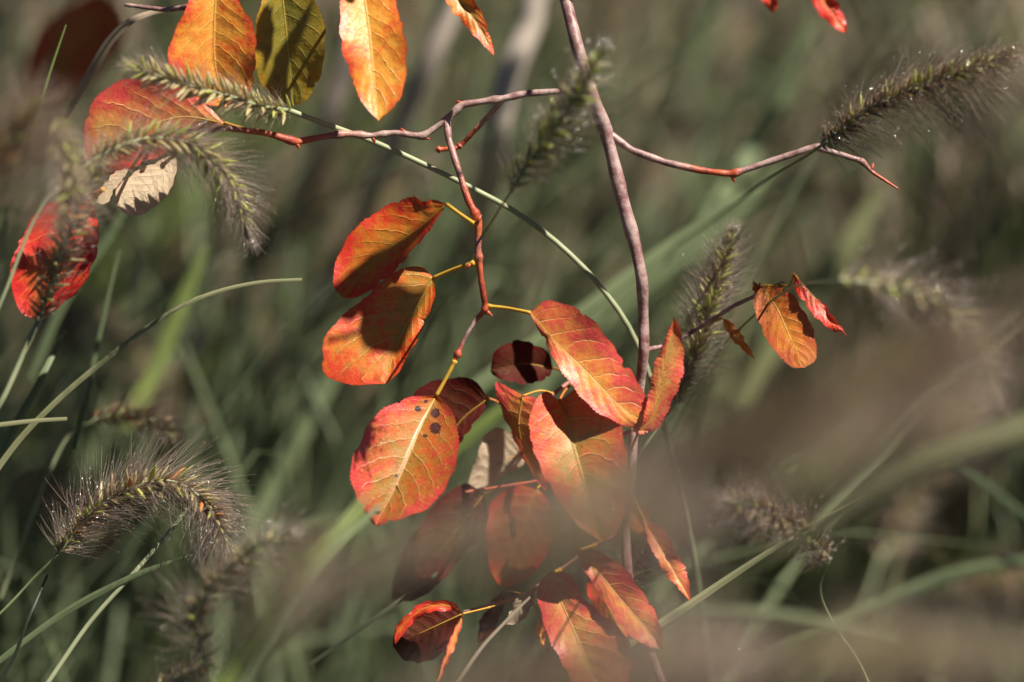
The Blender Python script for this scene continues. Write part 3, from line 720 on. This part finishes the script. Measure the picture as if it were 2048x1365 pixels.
# in or near the plane of focus
seed_head('sharp arching seed head beaded with dew at the lower left', [(118, 1105, 1.0), (160, 1050, 1.0), (215, 1000, 1.0), (290, 968, .998), (350, 965, .996), (405, 1000, .994), (440, 1055, .992), (462, 1118, .99)],
          nsp=130, blen=.0205, nb=12, drops=.85, parts=True, seed=1, br='dewbristle', stalk=[(60, 1165, 1.0), (0, 1228, 1.0), (-120, 1340, 1.0), (-500, 1900, .98)], bw=.00008, dsz=.00022, spl=1.2, mix=(.52, .27, .09, .12), grav=.1, sw=6, stint=.05)
seed_head('straight straw coloured seed head lying across the wide flame orange leaf', [(580, 222, .985), (520, 212, .975), (450, 190, .968), (380, 172, .962), (310, 150, .958), (252, 128, .955)],
          nsp=120, blen=.012, nb=6, drops=.25, parts=True, seed=2, spl=1.2, br='bristle_pale', stalk=[(650, 248, .995), (750, 285, 1.01), (850, 330, 1.015), (950, 380, 1.015), (1040, 430, 1.02), (1130, 500, 1.025), (1210, 585, 1.025), (1275, 690, 1.03), (1330, 860, 1.04), (1400, 1200, 1.1), (1500, 2000, 1.3)],
          mix=(.78, .12, .07, .03), sw=12, bw=.00006, stint=.75)
seed_head('seed head arching down over the cream leaf with a yellow green tip', [(150, 350, .95), (215, 305, .952), (290, 278, .955), (360, 282, .958), (420, 312, .962), (462, 365, .965), (485, 425, .968), (500, 478, .97)],
          nsp=130, blen=.0175, nb=10, drops=.35, parts=True, seed=3, spl=1.1, br='bristle_pale', stalk=[(80, 420, .95), (20, 560, .95), (-60, 800, .95), (-200, 1500, .93)], mix=(.45, .42, .12, .01), greentip=.4, dsz=.00026)
seed_head('blurred seed head standing in front of the scarlet leaf', [(78, 645, .965), (95, 590, .96), (115, 530, .955), (140, 460, .95), (165, 390, .943), (205, 330, .935)],
          nsp=85, blen=.012, nb=8, drops=.35, parts=True, seed=4, stalk=[(50, 700, .965), (10, 790, .965), (-60, 930, .965), (-400, 1700, .95)], mix=(.6, .15, .23, .02), spl=1.15, sw=12, stint=.7)
seed_head('loose blurred seed head crossing the main stem at the top', [(1022, 385, .93), (1052, 335, .925), (1090, 285, .92), (1130, 225, .915), (1170, 165, .91), (1212, 92, .905)],
          nsp=70, blen=.014, nb=6, drops=.45, parts=True, seed=5, spl=1.25, stalk=[(985, 440, .97), (940, 520, 1.08), (800, 800, 1.2), (700, 1300, 1.35)], br='bristle_pale', mix=(.5, .48, .02, .0), greentip=.6, dsz=.00045, sw=6, bw=.00006)
seed_head('dark seed head on the twig end at the upper right', [(1642, 292, .985), (1690, 255, .978), (1745, 215, .972), (1830, 175, .965), (1920, 145, .96), (2022, 105, .955)],
          nsp=120, blen=.0195, nb=13, drops=.16, parts=True, seed=6, stalk=[(1600, 320, 1.0), (1540, 355, 1.06), (1440, 430, 1.15), (1250, 560, 1.25), (1000, 760, 1.35), (700, 1300, 1.5)], mix=(.12, .2, .66, .02), greentip=.32, dsz=.00036, sw=7, grav=1.6, stint=.1)
seed_head('upright seed head between the stem and the brown orange leaf', [(1352, 805, 1.03), (1372, 745, 1.032), (1398, 680, 1.035), (1418, 610, 1.037), (1445, 530, 1.04), (1466, 458, 1.04)],
          nsp=140, blen=.015, nb=10, drops=.22, parts=True, seed=7, br='bristle_pale', spl=1.1, stalk=[(1325, 845, 1.03), (1285, 900, 1.03), (1262, 935, 1.04), (1150, 1150, 1.10), (1000, 1400, 1.15)], mix=(.38, .36, .26, .0), greentip=.3, dsz=.0003, sw=6, stint=.7)
seed_head('dark dew covered seed head right of the bottom leaves', [(1660, 1118, .96), (1610, 1070, .95), (1560, 1040, .94), (1500, 1010, .93), (1445, 1005, .92)],
          nsp=110, blen=.016, nb=11, drops=.3, parts=True, seed=8, stalk=[(1640, 1180, .97), (1668, 1250, .98), (1750, 1400, .98), (1900, 1900, .97)], mix=(.2, .2, .6, .0), dsz=.0004, sw=5, stint=.5)
seed_head('small pale seed head tangled behind the narrow orange leaf', [(1255, 1185, 1.04), (1268, 1140, 1.04), (1290, 1105, 1.04), (1320, 1085, 1.04)], nsp=40, blen=.013, nb=7, drops=.6, seed=9, stalk=[(1240, 1260, 1.04), (1200, 1500, 1.05)], br='bristle_pale', dsz=.0003, sw=5)
seed_head('blurred bristly seed head at the lower left below the sharp one', [(420, 1345, .93), (400, 1290, .925), (395, 1235, .92), (420, 1175, .915), (470, 1130, .91), (530, 1085, .905), (590, 1060, .9)],
          nsp=60, blen=.022, nb=8, drops=.35, seed=10, br='bristle_pale', stalk=[(430, 1420, .93), (420, 1800, .92)], dsz=.00036, bw=.00007, mix=(.35, .15, .5, 0))
seed_head('blurred straw seed head at the bottom left edge', [(300, 1400, .95), (350, 1365, .94), (410, 1330, .93)], nsp=50, blen=.014, nb=6, drops=.25, seed=11, mix=(.7, .1, .15, .05), dsz=.0003)
seed_head('small blurred seed head behind the grass above the sharp one', [(190, 840, 1.1), (240, 828, 1.1), (300, 838, 1.1), (345, 870, 1.1)], nsp=60, blen=.014, nb=8, drops=.2, seed=12, stalk=[(120, 900, 1.1), (0, 1200, 1.1)], mix=(.4, .1, .45, .05))
seed_head('blurred seed head arching in at the right edge', [(1680, 560, .87), (1760, 570, .87), (1840, 590, .87), (1900, 620, .87), (1960, 700, .87), (1985, 790, .87)], nsp=60, blen=.02, nb=8, drops=.35, seed=13, br='bristle_pale', mix=(.4, .5, .1, 0), dsz=.00045, stalk=[(1560, 590, .98), (1400, 760, 1.08), (1250, 1100, 1.12)], sw=5)
seed_head('hazy seed head at the left edge beside the arching one', [(-60, 420, .85), (-10, 330, .85), (30, 270, .85), (80, 200, .85)], nsp=70, blen=.024, nb=12, drops=.1, seed=14, dsz=.0003, bw=.00008)
seed_head('soft blurred seed head below the arching one at the left', [(110, 240, .90), (130, 300, .90), (140, 370, .90), (120, 450, .90)], nsp=50, blen=.020, nb=8, drops=.1, seed=14.5, br='bristle_pale', dsz=.0003, bw=.00007)

# close to the lens, seen as soft veils
def veil(label, pts, nsp=60, nb=8, blen=.014, seed=20, br='veil', bw=.00009, mix=(.45, .2, .35, 0), drops=.09, stalk=None):
    return seed_head(label, pts, nsp=nsp, blen=blen, nb=nb, drops=drops, seed=seed, br=br, bw=bw, mix=mix, dsz=.0004, stalk=stalk)
veil('large soft out of focus plume sweeping across the lower middle', [(560, 1235, .60), (740, 1150, .59), (900, 1075, .58), (1050, 1020, .57), (1200, 975, .56), (1330, 930, .56), (1450, 880, .55)], nsp=95, nb=10, seed=20, stalk=[(420, 1330, .62), (200, 1500, .65)])
veil('large soft out of focus plume at the right middle', [(1230, 985, .56), (1330, 950, .555), (1450, 900, .55), (1600, 840, .54), (1750, 770, .54), (1900, 700, .54), (2060, 640, .54)], nsp=110, nb=12, blen=.017, seed=21, br='bristle', mix=(.2, .15, .65, 0))
veil('second soft plume below the one at the right middle', [(1520, 965, .53), (1590, 945, .52), (1670, 920, .52), (1780, 880, .52), (1900, 830, .51), (2010, 780, .51)], nsp=60, nb=8, blen=.014, seed=22)
veil('soft pinkish plume veiling the crimson leaf', [(930, 1150, .52), (1060, 1110, .515), (1180, 1070, .51), (1280, 1045, .505), (1380, 1020, .50)], nsp=75, nb=9, seed=23, blen=.018)
veil('soft brown plume along the bottom edge', [(780, 1430, .52), (960, 1385, .51), (1150, 1350, .50), (1330, 1320, .50), (1500, 1300, .50)], nsp=100, nb=12, blen=.017, seed=24)
veil('soft brown plume in the bottom right corner', [(1380, 1330, .54), (1550, 1310, .53), (1720, 1300, .53), (1900, 1300, .53), (2080, 1310, .53)], nsp=80, nb=9, blen=.015, seed=25)
veil('soft dark plume behind the lower left seed heads', [(470, 1360, .68), (540, 1250, .67), (600, 1140, .66), (660, 1060, .65)], nsp=60, nb=7, seed=26, br='bristle')

# ------------------------------------------------------------------ single blades and stems
def blade(label, pts, w, mat='blade', tint=.5, fold=.35, roll=0.0, name='grass_shoot', group=None, n=48, cat='grass blade'):
    p = path(pts, n)
    wd = np.interp(np.linspace(0, 1, n), np.linspace(0, 1, len(w)), w)
    q = spline(pts, n)
    t = unit(np.gradient(p, axis=0))
    side = np.cross(t, -FWD)
    side = side * math.cos(R(roll)) + FWD * math.sin(R(roll))
    mb = MB()
    ribbons(mb, p[None], side[None], (wd * K * q[:, 2] * .5)[None], fold, tint)
    # the rounded keel under the fold gives the blade its thickness
    tube(mb, p + np.array((0, .0002, 0)), np.maximum(wd * K * .5 * .22, .00008), 5, tint)
    o = mb.build(name, M[mat], None, origin=p[0])
    return tag(o, label, cat, group)

def round_stem(label, pts, w, mat='palestem', tint=.5, name='dry_stem', group=None, cat='stem'):
    p = path(pts, 40); q = spline(pts, 40)
    wd = np.interp(np.linspace(0, 1, 40), np.linspace(0, 1, len(w)), w)
    mb = MB(); tube(mb, p, wd * K * q[:, 2] * .5, 10, tint)
    return tag(mb.build(name, M[mat], None, origin=p[0]), label, cat, group)

blade('long curved grass blade with a pale cut tip above the lower left seed head', [(-160, 1180, 1.0), (0, 930, 1.0), (100, 815, .998), (220, 712, .996), (340, 625, .995), (430, 585, .995), (520, 565, .995), (604, 560, .995)], [16, 14, 12, 11, 10, 8, 7], 'strawblade', .6, .5)
blade('short straight blade crossing the curved one at the left edge', [(-80, 862, .985), (0, 850, .985), (70, 842, .985), (134, 838, .985)], [10, 9, 7], 'strawblade', .8)
blade('fine green blade reaching from the left edge to the pale stalk', [(-120, 1420, 1.0), (20, 1305, 1.0), (130, 1225, 1.0), (250, 1160, .998), (330, 1128, .998), (395, 1108, .998)], [14, 12, 11, 14, 10, 4], 'blade', .45)
round_stem('pale upright grass stalk running up behind the sharp seed head', [(20, 1480, 1.0), (110, 1345, 1.0), (180, 1245, 1.0), (260, 1155, 1.0), (330, 1075, 1.005), (385, 1005, 1.01)], [11, 10, 9, 8], 'stalk', .8, 'grass_stalk', cat='grass stalk')
blade('sharp straight blade below the dark seed head at the right', [(1180, 1345, 1.0), (1300, 1262, 1.0), (1385, 1206, 1.0), (1480, 1142, 1.0), (1560, 1090, 1.0), (1640, 1040, 1.0), (1738, 988, 1.0)], [12, 15, 16, 14, 10, 5, 2], 'strawblade', .8)
blade('wide soft green blade running out to the right edge', [(1400, 1215, .76), (1480, 1155, .74), (1600, 1085, .73), (1760, 985, .72), (1900, 915, .715), (2150, 835, .71)], [6, 30, 50, 56, 56], 'strawblade', .6)
blade('bright green blurred blade left of the bottom leaves', [(430, 1400, .80), (500, 1300, .80), (590, 1170, .80), (680, 1060, .81), (740, 985, .82)], [34, 36, 32, 24, 8], 'limeblade', .55)
blade('grey green blurred blade beside the bright one', [(460, 1420, .88), (560, 1250, .88), (640, 1130, .89), (760, 1010, .90)], [20, 22, 18, 10], 'blade', .8)
blade('dry curled blade between the dark brown leaf and the flame orange leaf', [(130, 240, 1.05), (190, 130, 1.04), (225, 75, 1.03), (262, 42, 1.02), (310, 24, 1.02), (375, 12, 1.02)], [8, 16, 20, 16, 10, 6], 'dryblade', .5)
blade('thin straight blade at the upper left corner', [(70, 250, 1.02), (95, 160, 1.02), (132, 50, 1.02)], [6, 5, 3], 'limeblade', .1)
blade('pale blade standing behind the stalk of the leftmost seed head', [(-40, 1000, 1.04), (20, 870, 1.04), (80, 760, 1.04), (130, 660, 1.05)], [22, 20, 14, 8], 'blade', .8)
blade('slim pale blade under the right middle plume', [(1330, 1225, .80), (1500, 1225, .79), (1650, 1245, .79), (1800, 1275, .79)], [16, 22, 22, 12], 'blade', .9)
blade('dark bent blade in the lower left corner', [(-60, 1450, 1.0), (20, 1330, 1.0), (60, 1230, 1.0), (95, 1150, 1.01)], [8, 7, 6, 4], 'darkblade', .2)
blade('green blade curving in at the right edge', [(1500, 1330, 1.26), (1650, 1260, 1.26), (1800, 1190, 1.26), (1920, 1145, 1.26), (2080, 1120, 1.26)], [14, 20, 24, 24], 'blade', .5)
blade('dark straight blade crossing the right edge from above', [(2120, 1090, 1.25), (2010, 1000, 1.25), (1920, 930, 1.25), (1860, 880, 1.25)], [12, 14, 12, 6], 'blade', .1)
blade('thin stalk slanting at the bottom between the leaves', [(905, 1380, .985), (960, 1300, .985), (1010, 1245, .985), (1060, 1195, .985)], [7, 7, 6, 5], 'dryblade', .7)
blade('thin dark blade crossing behind the bottom leaves', [(620, 1330, 1.03), (760, 1230, 1.03), (900, 1130, 1.04), (1040, 1040, 1.05)], [8, 9, 8, 4], 'darkblade', .8)
# a pale stemmed shrub behind: three stems in the picture, an unseen leafy crown added above to shade the grass
back = empty('pale_stemmed_shrub', P(640, 1250, 2.9), 'blurred shrub with three thick pale grey stems behind the hanging orange leaves', 'shrub')
for pts, w, ti, lb in [
 ([(480, 1250, 3.0), (470, 900, 2.5), (540, 600, 1.8), (615, 340, 1.55), (690, 130, 1.5), (740, -40, 1.5), (850, -500, 1.5), (1050, -950, 1.5)], [12, 20, 42, 46, 40, 20], .3, 'left pale stem'),
 ([(520, 1250, 2.9), (560, 950, 2.4), (640, 660, 1.8), (735, 410, 1.5), (830, 190, 1.43), (925, -40, 1.42), (1120, -500, 1.45), (1400, -900, 1.5)], [12, 20, 40, 52, 46, 20], .7, 'middle pale stem'),
 ([(840, 1250, 2.8), (880, 850, 2.2), (945, 500, 1.55), (985, 300, 1.38), (1015, 160, 1.36), (1060, 50, 1.36), (1100, -60, 1.36), (1400, -420, 1.4), (1850, -760, 1.45), (2300, -900, 1.5)], [14, 30, 56, 54, 50, 40, 20], .9, 'right pale stem, the widest')]:
    p = path(pts, 70); q = spline(pts, 70)
    mb = MB(); tube(mb, p, np.interp(np.linspace(0, 1, 70), np.linspace(0, 1, len(w)), w) * K * q[:, 2] * .5, 10, ti)
    mb.build('stem', M['palestem'], back, origin=p[0])['label'] = lb
g_ = np.random.default_rng(77)
mb = MB()
for c, rad, nl in [((.02, 1.30, 1.20), (.20, .30, .12), 1250), ((-.18, 1.6, 1.25), (.20, .2, .10), 260), ((.84, 1.55, 1.24), (.22, .3, .12), 1000), ((.45, 1.6, 1.3), (.2, .12, .08), 30)]:
    o = np.array(c) + g_.normal(0, .55, (nl, 3)) * np.array(rad)
    o[:, 1] = np.maximum(o[:, 1], 1.14 + g_.uniform(0, .08, nl))
    d = unit(g_.normal(0, 1, (nl, 3)) + (0, 0, -.6)); sd = unit(np.cross(d, g_.normal(0, 1, (nl, 3))))
    ln = g_.uniform(.04, .065, nl)
    st = np.linspace(0, 1, 6)
    pt = o[:, None] + d[:, None] * (ln[:, None] * st)[..., None] + np.array((0, 0, -.01)) * (st ** 2)[None, :, None]
    ribbons(mb, pt, np.broadcast_to(sd[:, None], pt.shape), ln[:, None] * .32 * np.array([.15, .8, 1, .9, .55, .03])[None], .15, g_.uniform(0, 1, nl))
cr = mb.build('shade_crown', M['brownleaf'], back); cr['kind'] = 'stuff'  # added foliage out of view, placed so its shadow darkens the background
BL = [
 ('blurred bright green blade above the curved blade', [(290, 800, 1.3), (335, 680, 1.3), (375, 580, 1.3), (415, 490, 1.3)], [14, 30, 28, 8], 'limeblade', .5),
 ('blurred lime green blade below the curved blade', [(250, 860, 1.28), (278, 800, 1.28), (305, 740, 1.28)], [20, 38, 16], 'limeblade', .9),
 ('soft grey green blade running down left from the pair of leaves', [(480, 1100, 1.4), (560, 950, 1.4), (640, 800, 1.4), (720, 640, 1.4)], [26, 34, 32, 20], 'blade', .95),
 ('soft green band of a blade behind the coral leaf', [(860, 850, 1.2), (1000, 740, 1.2), (1180, 620, 1.2), (1340, 500, 1.2), (1520, 380, 1.2)], [24, 34, 40, 36, 20], 'blade', .9),
 ('second soft green blade rising to the bare twig', [(960, 950, 1.25), (1120, 720, 1.25), (1300, 560, 1.25), (1460, 440, 1.25), (1560, 330, 1.25)], [24, 32, 40, 34, 14], 'blade', .7),
 ('soft green blade under the spotted leaf', [(620, 1130, 1.18), (760, 1000, 1.18), (900, 900, 1.18), (1040, 790, 1.18)], [30, 34, 34, 18], 'limeblade', .1),
 ('blurred green blade behind the brown orange leaf', [(1480, 820, 1.5), (1580, 640, 1.5), (1680, 520, 1.5), (1760, 380, 1.5)], [30, 44, 46, 22], 'strawblade', .1),
 ('blurred grey green blade at the upper right', [(1380, 520, 1.4), (1480, 340, 1.6), (1560, 200, 1.6), (1620, 40, 1.6)], [30, 44, 44, 20], 'blade', .7),
 ('dark green blurred blade near the left edge', [(60, 760, 1.15), (130, 600, 1.15), (220, 470, 1.15), (290, 340, 1.15)], [16, 20, 18, 10], 'blade', .3),
 ('thin green blade beside the lower left stalk', [(150, 900, 1.08), (180, 760, 1.08), (215, 600, 1.08), (240, 500, 1.08)], [9, 10, 9, 6], 'blade', .4),
 ('pale dead leaf scrap lodged in the grass left of the pair', [(372, 735, 1.36), (392, 690, 1.36), (412, 640, 1.36)], [10, 34, 12], 'dryblade', .9),
]
for lb, pts, w, m, ti in BL:
    blade(lb, pts, w, m, ti, .3)

# ------------------------------------------------------------------ the mass of grass behind
def depth_uv(q):
    r = q - CAM
    d = r @ FWD
    return d, 1024 + (r @ RIGHT) / (K * d), 682.5 - (r @ UP) / (K * d)

def grass_mass(name, N, mat, label, ymin, ymax, hmin, hmax, wmin, wmax, tlo, thi, seed, xr=None, near=1.16, ncl_=34, sp_=.055):
    g = np.random.default_rng(seed)
    ncl = ncl_
    cy = ymin + (ymax - ymin) * g.random(ncl) ** .9
    cx = g.uniform(-1, 1, ncl) * (.45 + cy * .34)
    if xr: cx = g.uniform(xr[0], xr[1], ncl)
    ci = g.integers(0, ncl, N)
    x0 = cx[ci] + g.normal(0, sp_, N); y0 = cy[ci] + g.normal(0, sp_, N)
    h = g.uniform(hmin, hmax, N)
    az = g.normal(R(18), R(70), N)
    dirn = np.stack([np.cos(az), np.sin(az)], 1)
    reach = g.uniform(.1, .65, N) * h
    m = 9
    s = np.linspace(0, 1, m)
    hor = reach[:, None] * (s ** 1.7)[None]
    zz = h[:, None] * (s[None] * 1.02 - (s ** 3)[None] * g.uniform(.02, .55, N)[:, None])
    p = np.stack([x0[:, None] + dirn[:, :1] * hor, y0[:, None] + dirn[:, 1:] * hor, zz], -1)
    p += (.02 * np.sin(s * 3)[None, :, None] * g.normal(0, 1, (N, 1, 3)))
    d, u, v = depth_uv(p)
    vis = (u > -500) & (u < 2550) & (v > -500) & (v < 1900)
    bad = np.any((d < near) & (d > 0), 1)
    p = p[~bad]; n = len(p)
    w = g.uniform(wmin, wmax, n)[:, None] * np.clip(np.array([.7, .9, 1, 1, .95, .85, .65, .4, .06]), 0, 1)[None] * .5
    side = g.normal(0, 1, (n, 1, 3)) + np.array((1.0, 0, 0))
    side = np.broadcast_to(side, p.shape)
    mb = MB(); ribbons(mb, p, side, w, .3, g.uniform(tlo, thi, n))
    return tag(mb.build(name, M[mat]), label, 'grass', kind='stuff')

grass_mass('grass', 3000, 'blade', 'dense mass of grey green grass blades behind the shrub', 1.35, 4.6, .35, .85, .0035, .006, 0, 1, 1, ncl_=44)
grass_mass('grass', 700, 'limeblade', 'fresh green blades mixed through the grass behind', 1.4, 4.0, .3, .7, .004, .007, 0, .6, 2)
grass_mass('grass', 3000, 'dryblade', 'tan dry blades and litter in the grass behind', 1.4, 4.6, .15, .8, .004, .008, 0, .9, 3)
grass_mass('grass', 4200, 'darkblade', 'dark undergrowth low between the grass', 1.3, 5.0, .15, .5, .004, .008, 0, 1, 4)

grass_mass('grass', 260, 'blade', 'thin sunlit grass blades at the left between the seed heads', 1.15, 1.5, .45, .8, .0022, .0036, .3, 1, 5, xr=(-.42, -.04), near=1.08)
grass_mass('grass', 240, 'strawblade', 'thin sunlit grass blades in the lower right', 1.2, 1.6, .3, .62, .0022, .0036, .0, 1, 6, xr=(.02, .4), near=1.1)
# seed heads of the grass far behind: one is built, the others are copies
def copy_tree(o, parent=None):
    c = o.copy(); COL.objects.link(c)
    if parent: c.parent = parent
    for ch in list(o.children): copy_tree(ch, c)
    return c
far = seed_head('blurred brown seed head standing in the grass behind the shrub', [(1024, 700, 1.9), (1040, 660, 1.9), (1052, 610, 1.9), (1072, 565, 1.9), (1100, 530, 1.9)], nsp=55, blen=.018, nb=7, drops=.0, seed=40, br='bristle_pale', bw=.00016, spl=1.3,
                stalk=[(1010, 760, 1.9), (985, 900, 1.92), (960, 1200, 1.95)], mix=(.35, .1, .55, 0), group='seed heads in the grass behind')
spots = [(620, 470, 1.7), (480, 620, 1.6), (1300, 400, 1.8), (1440, 170, 1.9), (1760, 420, 1.75), (1890, 560, 1.6), (1980, 320, 2.0), (150, 700, 1.5), (820, 120, 2.2), (560, 760, 1.7),
         (1620, 330, 2.0), (1360, 60, 2.3), (1900, 60, 2.2), (60, 80, 1.9), (300, 560, 2.0), (740, 900, 1.8), (1180, 480, 1.9), (1760, 1120, 1.45), (1900, 1180, 1.4), (640, 560, 1.55), (1230, 130, 2.0), (440, 900, 1.6), (250, 1120, 1.5), (1980, 980, 1.6)]
for i, (u, v, d) in enumerate(spots):
    o = far if i == 0 else copy_tree(far)
    o.location = P(u, v, d)
    o.rotation_euler = (random.uniform(-.3, .3), random.uniform(-.35, .8), random.uniform(0, 6.28))
    k = random.uniform(1.1, 1.9); o.scale = (k, k, k)
